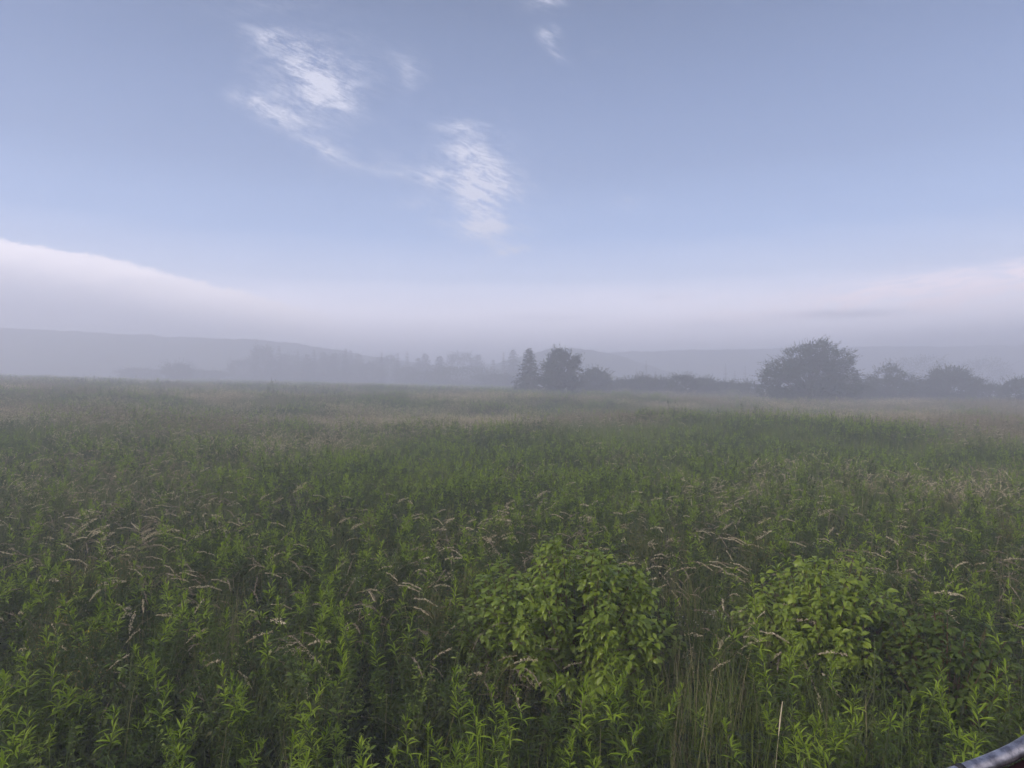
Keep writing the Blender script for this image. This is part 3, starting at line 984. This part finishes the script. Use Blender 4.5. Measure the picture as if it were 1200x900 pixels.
hero = [  # tip column, tip row, height, kind, own label
        (285, 782, 1.02, 0, 'bright goldenrod stalk rising above dark ground, lower left of centre'), (240, 862, 0.98, 4, 'goldenrod tip with fresh upright leaves at the bottom edge, left'),
        (322, 888, 0.97, 1, None), (300, 800, 0.96, 2, None), (205, 768, 0.95, 3, None), (180, 780, 0.93, 4, None), (110, 690, 1.0, 5, None),
        (120, 700, 1.0, 2, None), (262, 690, 1.02, 4, None), (275, 702, 1.0, 0, None), (338, 690, 1.05, 6, None), (345, 700, 1.03, 4, None), (372, 762, 0.95, 1, None),
        (380, 806, 0.9, 0, None), (565, 795, 1.0, 4, 'pale green goldenrod just below and left of the rounded dogwood shrub'), (552, 815, 0.97, 2, None), (592, 812, 0.97, 4, None),
        (578, 822, 0.95, 0, None), (545, 840, 0.92, 6, None), (683, 778, 1.0, 1, 'bright goldenrod in front of the rounded dogwood shrub'), (668, 812, 0.95, 3, None), (705, 800, 0.93, 4, None), (640, 800, 0.93, 5, None),
        (430, 880, 0.95, 4, None), (505, 850, 0.95, 1, None), (420, 715, 1.0, 2, None), (445, 712, 1.0, 4, None), (470, 722, 0.98, 0, None), (410, 740, 0.96, 3, None), (488, 742, 0.95, 6, None), (455, 755, 0.93, 2, None),
        (908, 720, 0.98, 1, None), (930, 770, 0.95, 3, None), (1075, 778, 0.98, 0, None), (1088, 800, 0.92, 2, None), (1125, 660, 1.02, 4, None), (1138, 665, 1.0, 1, None), (1155, 662, 1.0, 6, None), (1145, 790, 0.93, 3, None),
        (975, 872, 0.9, 2, None), (890, 850, 0.93, 4, None), (60, 742, 0.97, 3, None), (35, 800, 0.93, 0, None), (150, 720, 1.0, 1, None), (690, 585, 1.02, 4, None), (660, 590, 1.0, 2, None), (610, 600, 1.0, 0, None), (770, 600, 1.0, 3, None)]
pr_ = np.random.default_rng(77)
SHRUBS = [(672, 642, 1.05, 0.70, 4.75), (965, 655, 0.98, 0.68, 4.8), (606, 655, 0.9, 0.45, 4.95), (650, 655, 0.9, 0.45, 4.0), (1110, 0, 0, 0.4, 4.3)]
def off_shrubs(x, y, k=0.85):
    ok = np.ones(np.shape(x), bool)
    for (px, _, _, rad, d_) in SHRUBS:
        sx, sy = at(px, d_); ok &= np.hypot(x - sx, y - sy) > rad * k
    return ok
count = 0
for (px, py, h, k, lab) in hero:
    sx, sy = spot(px, py, h)
    put(protos, k, sx, sy, pr_.uniform(0, 6.28), h / GR[k][2], tuple(pr_.normal(size=2) * 0.05), lab, True); count += 1
x, y, r = wedge(1.5, 17, 44, rs=31, margin=1.15)
keep = clear(x, y, 1.05) & off_shrubs(x, y) & (fbm(x, y, 1.25, 31) * 1.3 + 0.25 * smooth(11, 3, y) - 0.3 * np.exp(-(((x + 6.2) / 2.4) ** 2 + ((y - 9.5) / 3) ** 2)) > 0.05)
# thinner to the right of the dogwood where bare straws stand
keep &= ~((to_px(x, y) > 775) & (to_px(x, y) < 880) & (y < 6.4) & (r.random(len(x)) < 0.75))
x, y = x[keep], y[keep]; order = np.argsort(y); x, y = x[order], y[order]
inview = (np.abs(x / y) < 0.80) & (y > 2.2)
seen = np.where(inview)[0][:300 - count]
is_obj = np.zeros(len(x), bool); is_obj[seen] = True   # the rows nearest the camera
for i_ in np.where(is_obj)[0]:
    k = int(r.integers(0, 7)); src_ = protos
    if fbm(x[i_:i_ + 1], y[i_:i_ + 1], 0.8, 77)[0] + r.normal() * 0.25 > 0.12:
        src_ = weeds; k = k % 5
    put(src_, k, float(x[i_]), float(y[i_]), r.uniform(0, 6.28), r.uniform(0.68, 1.06) * (0.92 if y[i_] < 2.7 else 1.0), tuple(r.normal(size=2) * 0.13))
rest = ~is_obj
x, y = x[rest], y[rest]; n = len(x)
col_gr = proto_col('goldenrod_stalk', [(merge((GR[k][1], 0), (GR[k][0], 2)), GM) for k in range(7)] + [(merge((GR[k][1], 0), (GR[k][0], 2)), [M['dull'], M['mature'], M['stem']]) for k in (1, 3, 5)])
scatter('goldenrod_growth', col_gr, np.column_stack([x, y, ground(x, y) - 0.01]), euler(r, n, .09), sc3(r.uniform(0.75, 1.05, n)), r.integers(0, 10, n),
        'mass of goldenrod stalks behind the nearest rows, dark green with lighter tips', 'plants')

# --- understory of short broad weeds that closes the ground
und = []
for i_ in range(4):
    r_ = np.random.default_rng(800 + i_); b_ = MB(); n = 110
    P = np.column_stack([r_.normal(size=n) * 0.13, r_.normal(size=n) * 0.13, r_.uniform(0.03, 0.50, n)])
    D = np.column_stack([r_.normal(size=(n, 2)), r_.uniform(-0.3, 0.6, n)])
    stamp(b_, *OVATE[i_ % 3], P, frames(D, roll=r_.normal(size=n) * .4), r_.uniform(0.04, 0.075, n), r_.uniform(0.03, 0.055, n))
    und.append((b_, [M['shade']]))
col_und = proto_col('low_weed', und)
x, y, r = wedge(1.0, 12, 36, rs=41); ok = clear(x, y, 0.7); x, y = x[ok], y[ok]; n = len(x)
scatter('low_weeds', col_und, np.column_stack([x, y, ground(x, y)]), euler(r, n, .1), sc3(r.uniform(0.7, 1.2, n)), r.integers(0, 4, n), 'low broad leaved weeds coloured dark as in shade on the ground under the tall plants', 'weeds')

# --- nodding seed heads: individuals near by, stuff beyond
SH = []
for i_ in range(6):
    loose = i_ >= 4
    a, b = seed_stalk(900 + i_, 1, h=[1.05, 1.0, 1.1, 0.95, 1.05, 1.0][i_], head=[0.16, 0.19, 0.16, 0.14, 0.19, 0.16][i_], nod=[1.1, 1.25, .8, 1.15, .6, .8][i_], spread=0, dirn=0, dirv=0.1,
                      spik=[100, 110, 90, 90, 110, 100][i_], fat=[.007, .008, .007, .0075, .011, .010][i_], size=0.015, loose=loose)
    root = empty('seeding_grass', (0, 0, 0)); tag(root, 'thin straw with a pale nodding seed head standing in the near meadow', 'grass stalk', 'nodding grass seed heads in the near meadow')
    kid(root, a.obj('straw', [M['straw']], root)); root['kind'] = 'thing'; kid(root, b.obj('seed_head', [M['seed'] if i_ % 3 else M['pink']], root))
    SH.append(root)
spots = []
def cluster(px, py, sx, sy, n, h=1.08):
    for _ in range(n):
        a_, b_ = px + pr_.normal() * sx, py + pr_.normal() * sy
        if 500 < b_ < 730: spots.append((a_, b_, h * pr_.uniform(0.88, 1.06)))
cluster(150, 605, 60, 24, 70); cluster(70, 620, 50, 30, 34); cluster(180, 645, 18, 14, 24); cluster(440, 662, 28, 12, 12); cluster(540, 580, 50, 26, 26)
cluster(800, 620, 45, 25, 34); cluster(850, 700, 30, 30, 14); cluster(330, 560, 90, 25, 34); cluster(970, 600, 70, 20, 16); cluster(260, 670, 25, 15, 8); cluster(640, 610, 60, 20, 12); cluster(1100, 640, 60, 25, 10)
for (a_, b_, h) in spots:
    sx, sy = spot(a_, b_, h)
    if not bool(off_shrubs(sx, sy, 1.0)): continue
    put(SH, int(pr_.integers(0, 6 if b_ < 610 else 4)), sx, sy, pr_.normal() * 0.55 + (math.pi if pr_.random() < 0.12 else 0), h / 1.05, tuple(pr_.normal(size=2) * 0.05))
col_seed = proto_col('seed_stalks', [(merge((lambda ab: (ab[0], 0))(s_), (s_[1], 1)), [M['straw'], M['seed'] if k % 2 else M['pink']]) for k, s_ in
                                     enumerate([seed_stalk(950 + k, 4, h=1.02, head=0.16, nod=1.1, spread=0.09, dirn=0.1, dirv=0.7, spik=60, size=0.016, fat=0.008, loose=(k == 3)) for k in range(5)])])
x, y, r = wedge(4.2, 30, 10, rs=51, margin=1.1)
ok = (zone_tan(x, y) + r.normal(size=len(x)) * 0.3 > 0.12); x, y = x[ok], y[ok]; n = len(x)
scatter('grass_seed_heads', col_seed, np.column_stack([x, y, ground(x, y)]), np.column_stack([r.normal(size=n) * .07, r.normal(size=n) * .07, r.normal(size=n) * 0.7]), sc3(r.uniform(0.8, 1.1, n)), r.integers(0, 5, n),
        'countless pale nodding grass seed heads over the middle of the meadow', 'grass')
# bare straws right of the dogwood shrub
x = np.array([]); pts_ = []
for _ in range(120):
    a_, d_ = pr_.uniform(765, 900), pr_.uniform(3.0, 6.4)
    pts_.append(((a_ - 600) / FPX * d_, d_))
for _ in range(40):
    a_, d_ = pr_.normal() * 14 + 262, pr_.uniform(4.4, 5.4)
    pts_.append(((a_ - 600) / FPX * d_, d_))
pts_ = np.array(pts_)
st = []
for k in range(3):
    b_ = MB(); r_ = np.random.default_rng(970 + k); n = 9
    blades(b_, np.column_stack([r_.normal(size=(n, 2)) * 0.06, np.zeros(n)]), r_.uniform(0.75, 1.12, n), r_.uniform(0, 6.28, n), np.abs(r_.normal(size=n)) * 0.16, r_.uniform(0.0025, 0.004, n), 0, 7)
    st.append((b_, [M['grass'] if k else M['straw']]))
n = len(pts_)
scatter('straw_grass', proto_col('straw_tuft', st), np.column_stack([pts_, ground(pts_[:, 0], pts_[:, 1])]), euler(pr_, n, .08), sc3(pr_.uniform(0.8, 1.02, n)), pr_.integers(0, 3, n),
        'thin upright straw stalks right of the rounded dogwood shrub', 'grass')

# --- dogwood shrubs with broad drooping leaves
def dogwood(px, d_, H, rad, n, seed, label, mat):
    r_ = np.random.default_rng(seed); x0, y0 = at(px, d_)
    root = empty('dogwood_shrub', (x0, y0, float(ground(x0, y0)))); tag(root, label, 'shrub')
    ms, ml = MB(), MB(); P = []; D = []
    for _ in range(150):
        a = r_.uniform(0, 6.28); rr = rad * math.sqrt(r_.random()) * 1.02
        bump = 1 + 0.18 * mn.noise(Vector((math.cos(a) * rr * 3.2, math.sin(a) * rr * 3.2, seed)))
        top = H * math.sqrt(max(0.05, 1 - 0.62 * (rr / rad) ** 2)) * r_.uniform(0.80, 1.02) * bump
        e = np.array((math.cos(a) * rr, math.sin(a) * rr, top)); s = np.array((math.cos(a) * 0.06, math.sin(a) * 0.06, 0))
        mid = np.array((e[0] * 0.45, e[1] * 0.45, top * 0.6))
        t = np.linspace(0, 1, 8)[:, None]; C_ = (1 - t) ** 2 * s + 2 * t * (1 - t) * mid + t * t * e
        tube(ms, C_, np.linspace(0.006, 0.0018, 8), 5)
        m = n // 150
        u = r_.uniform(0.25, 1.0, m) ** 0.7; u[:4] = 0.99
        p = np.column_stack([np.interp(u, t[:, 0], C_[:, i_]) for i_ in range(3)])
        ph = r_.uniform(0, 6.28, m)
        dd = np.column_stack([np.cos(ph), np.sin(ph), r_.uniform(-0.25, 0.55, m)]) + 0.5 * np.array((math.cos(a), math.sin(a), 0))
        dd[:4, 2] = r_.uniform(0.2, 0.9, 4)
        P.append(p + nrm(dd) * 0.015 + r_.normal(size=p.shape) * 0.008); D.append(dd)
    P = np.concatenate(P); D = np.concatenate(D); m = len(P)
    F = frames(D, roll=r_.normal(size=m) * 0.35); L = r_.uniform(0.028, 0.075, m)
    pick = r_.integers(0, 3, m)
    for k in range(3):
        s = pick == k; stamp(ml, *OVATE[k], P[s], F[s], L[s], L[s] * r_.uniform(0.85, 1.05, int(s.sum())))
    ml.obj('foliage', [mat], root, smooth_shade=True); ms.obj('branches', [M['dogstem']], root)
    return root


dogwood(676, 4.75, 1.33, 0.74, 13000, 5, 'rounded bright green dogwood shrub with broad drooping leaves, near the centre foreground', M['dog'])
dogwood(965, 4.8, 1.24, 0.64, 9000, 6, 'smaller yellowish green dogwood shrub with broad leaves, right foreground', M['dog'])
dogwood(1110, 4.3, 1.02, 0.52, 4200, 7, 'dark low dogwood shrub in the right corner of the foreground', M['mature'])
dogwood(604, 4.95, 1.14, 0.44, 3600, 12, 'smaller green shrub tucked against the left side of the rounded dogwood', M['dog'])

# --- rusty seeding weeds, white and yellow flower stalks
def weed(seed, kind):
    r_ = np.random.default_rng(seed); a, b = goldenrod_meshes(seed, 0.85, 40, lmax=0.09)
    h = MB(); n = 190 if kind == 'rust' else (30 if kind == 'white' else 16)
    wd = 0.055 if kind == 'rust' else (0.04 if kind == 'white' else 0.025)
    c0 = a.v[0].reshape(9, 4, 3).mean(1)[-1]
    P = c0 + np.column_stack([r_.normal(size=(n, 2)) * wd, r_.normal(size=n) * (0.07 if kind == 'rust' else 0.015)])
    stamp(h, *DIAMOND, P, frames(r_.normal(size=(n, 3)) + np.array((0, 0, .5)), roll=r_.uniform(-1, 1, n)), r_.uniform(0.006, 0.014, n) * (1 if kind == 'rust' else 0.6), r_.uniform(0.004, 0.009, n) * (1 if kind == 'rust' else 0.6))
    for p in P[::2]:
        tube(a, [c0 - np.array((0, 0, 0.10)), p], [0.0012, 0.0007], 3)
    return a, b, h


def weed_kind(kind, name, part, mat, leafm, label, group, places, seed):
    protos_ = []
    for k in range(3):
        a, b, h = weed(seed + k, kind); root = empty(name, (0, 0, 0)); tag(root, label, 'plant', group)
        kid(root, a.obj('stem', [M['stem']], root)); kid(root, b.obj('foliage', [leafm, leafm], root)); kid(root, h.obj(part, [mat], root)); protos_.append(root)
    for n_, (px, py, h) in enumerate(places):
        sx, sy = spot(px, py, h); put(protos_, n_ % 3, sx, sy, pr_.uniform(0, 6.28), h / 0.85, tuple(pr_.normal(size=2) * 0.05))


def near_list(lst, n, sx, sy, h):
    return [(a_ + pr_.normal() * sx, b_ + pr_.normal() * sy, h * pr_.uniform(0.92, 1.05)) for (a_, b_) in lst for _ in range(n)]


weed_kind('rust', 'rusty_weed', 'seed_cluster', M['rust'], M['dull'], 'weed with a rust brown cluster of old flowers at its top', 'rusty weeds in the meadow',
          near_list([(150, 670), (115, 750), (400, 610), (820, 640), (560, 690), (1180, 610), (1000, 560), (1090, 590)], 4, 26, 14, 0.96), 1100)
weed_kind('white', 'white_flower', 'flower_head', M['white'], M['mature'], 'slender plant topped by a loose cluster of tiny white flowers', 'white flowered plants in the meadow',
          near_list([(440, 665), (350, 530), (840, 715), (880, 590), (980, 640), (470, 610), (640, 560), (1075, 665)], 3, 22, 10, 1.0), 1200)
weed_kind('yellow', 'yellow_flower', 'flower_head', M['yellow'], M['mature'], 'small plant with a tiny yellow flower on the left of the foreground', 'yellow flowers on the left',
          [(20, 730, 0.9), (163, 672, 1.0), (68, 714, .92), (124, 724, .92)], 1300)

# clumps of broad bright grass blades at the very front, and single dry stalks
for n_, (px, py, h, lab) in enumerate([(556, 830, .95, 'clump of broad bright grass blades at the bottom edge, just left of centre'), (500, 870, .86, 'low clump of grass blades at the bottom edge, second from the left'),
                                       (410, 880, .84, 'clump of grass blades at the bottom edge, leftmost of the clumps'), (615, 880, .86, 'clump of grass blades at the bottom edge under the rounded dogwood')]):
    sx, sy = spot(px, py, h); root = empty('broad_grass', (sx, sy, float(ground(sx, sy)))); tag(root, lab, 'grass clump', kind='thing')
    b_ = MB(); n = 26; blades(b_, np.column_stack([pr_.normal(size=(n, 2)) * 0.035, np.zeros(n)]), h * pr_.uniform(0.75, 1.08, n), pr_.uniform(0, 6.28, n), np.abs(pr_.normal(size=n)) * 0.22, pr_.uniform(0.006, 0.010, n), 0, 8)
    b_.obj('blades', [M['young']], root)
for n_, (px, py, h, lab) in enumerate([(903, 822, .95, 'single pale dry stalk with a narrow seed spike, right foreground')]):
    sx, sy = spot(px, py, h); root = empty('dry_stalk', (sx, sy, float(ground(sx, sy)))); tag(root, lab, 'stalk')
    t = np.linspace(0, 1, 12); C_ = np.column_stack([0.06 * t ** 2 * (1, -1, 1)[n_], 0 * t, h * t])
    a = MB(); tube(a, C_[:10], np.linspace(0.0018, 0.0012, 10), 5); a.obj('stalk', [M['seed']], root)
    a = MB(); tube(a, C_[9:], np.array((0.0018, 0.0042, 0.0016)), 6); a.obj('spike', [M['seed']], root)

# tall dark weeds sticking up out of the far meadow
for n_, (px, d_, h, lab) in enumerate([(325, 46, 1.95, 'dark bushy weed standing above the far meadow on the left'), (380, 50, 1.7, 'lower dark weed clump right of the tall dark weed on the left'),
                                       (714, 40, 1.5, 'small dark weed in the pale belt of the meadow'), (787, 29, 1.45, 'dark weed tip on the green swell at centre right')]):
    x0, y0 = at(px, d_); root = empty('tall_weed', (x0, y0, float(ground(x0, y0)))); tag(root, lab, 'plant')
    ms, ml = MB(), MB()
    for k in range(6 if n_ < 2 else 3):
        a, b = goldenrod_meshes(1400 + n_ * 10 + k, h * pr_.uniform(.8, 1.05), 34, lmax=0.2)
        dx, dy = pr_.normal(size=2) * (0.3 if n_ < 2 else 0.08); ms = merge((ms, 0), (shift(a, dx, dy), 0)); ml = merge((ml, 0), (shift(b, dx, dy), 0))
    ms.obj('stems', [M['bark']], root); ml.obj('foliage', [M['dull'], M['dull']], root)

# ---------------------------------------------------------------- curved metal rail at the lower right
rail = empty('metal_rail', (0.75, 0.62, 0)); tag(rail, 'curved shiny metal rail over a dark maroon panel, in the bottom right corner', 'rail')
def pt(px, py, d_): return np.array(((px - 600) / FPX * d_, d_, EYE - (py - 450) / FPX * d_)) - np.array((0.75, 0.62, 0))
key = [pt(980, 940, 0.74), pt(1060, 927, 0.75), pt(1120, 908, 0.76), pt(1165, 892, 0.77), pt(1205, 873, 0.78), pt(1260, 828, 0.79), pt(1330, 770, 0.80), pt(1400, 700, 0.80)]
key = np.array(key); tt = np.linspace(0, 1, len(key)); uu = np.linspace(0, 1, 40)
path = np.column_stack([np.interp(uu, tt, key[:, i_]) for i_ in range(3)])
for _ in range(6):
    path[1:-1] = (path[:-2] + 2 * path[1:-1] + path[2:]) / 4
b_ = MB(); tube(b_, path, np.full(40, 0.0088), 18); b_.obj('tube', [M['chrome']], rail, smooth_shade=True)
i0 = int(np.argmin(np.abs((path[:, 0] + .75) / (path[:, 1] + .62) * FPX + 600 - 1128)))
b_ = MB(); seg = path[i0 - 1:i0 + 2]; cpts = [seg[1] + (seg[2] - seg[0]) * f for f in (-0.18, -0.17, 0.17, 0.18)]
tube(b_, cpts, [0.0085, 0.0100, 0.0100, 0.0085], 18); b_.obj('collar', [M['black']], rail, smooth_shade=True)
# panel under the tube, following it, 25 mm thick and resting on two posts
b_ = MB(); pth = path[4:34:2]; v = []
for p in pth:
    inn = p + np.array((0.004, -0.004, -0.0095)); v += [inn, inn + np.array((0.010, -0.024, -0.004)), inn + np.array((0.05, -0.06, -0.30)), inn + np.array((0.046, -0.035, -0.30))]
f = []
for k in range(len(pth) - 1):
    for j in range(4):
        f.append((4 * k + j, 4 * k + (j + 1) % 4, 4 * (k + 1) + (j + 1) % 4, 4 * (k + 1) + j))
f += [(3, 2, 1, 0), tuple(4 * (len(pth) - 1) + j for j in range(4))]
b_.add(v, f); b_.obj('panel', [M['maroon']], rail)
for p in (path[1], path[-2]):
    b_ = MB(); tube(b_, [p, p * (1, 1, 0.5), (p[0], p[1], -0.02)], [0.0105, 0.0105, 0.012], 14); b_.obj('post', [M['chrome']], rail, smooth_shade=True)

# ---------------------------------------------------------------- haze
hz = MB()
x0, x1, y0, y1, z0, z1 = -660, 660, -260, 700, float(ZZ.min()) - 10.5, 26.0
v = [(x0, y0, z0), (x1, y0, z0), (x1, y1, z0), (x0, y1, z0), (x0, y0, z1), (x1, y0, z1), (x1, y1, z1), (x0, y1, z1)]
hz.add(v, [(3, 2, 1, 0), (4, 5, 6, 7), (0, 1, 5, 4), (1, 2, 6, 5), (2, 3, 7, 6), (3, 0, 4, 7)])
hm = bpy.data.materials.new('haze'); hm.use_nodes = True; hm.node_tree.nodes.clear()
pv_ = hm.node_tree.nodes.new('ShaderNodeVolumePrincipled')
pv_.inputs['Color'].default_value = (0.80, 0.86, 0.99, 1)
pv_.inputs['Density'].default_value = HAZE_DENSITY
pv_.inputs['Anisotropy'].default_value = 0.1
pv_.inputs['Density Attribute'].default_value = ''
ho = hm.node_tree.nodes.new('ShaderNodeOutputMaterial')
hm.node_tree.links.new(pv_.outputs[0], ho.inputs['Volume'])
tag(hz.obj('haze', [hm]), kind='stuff')
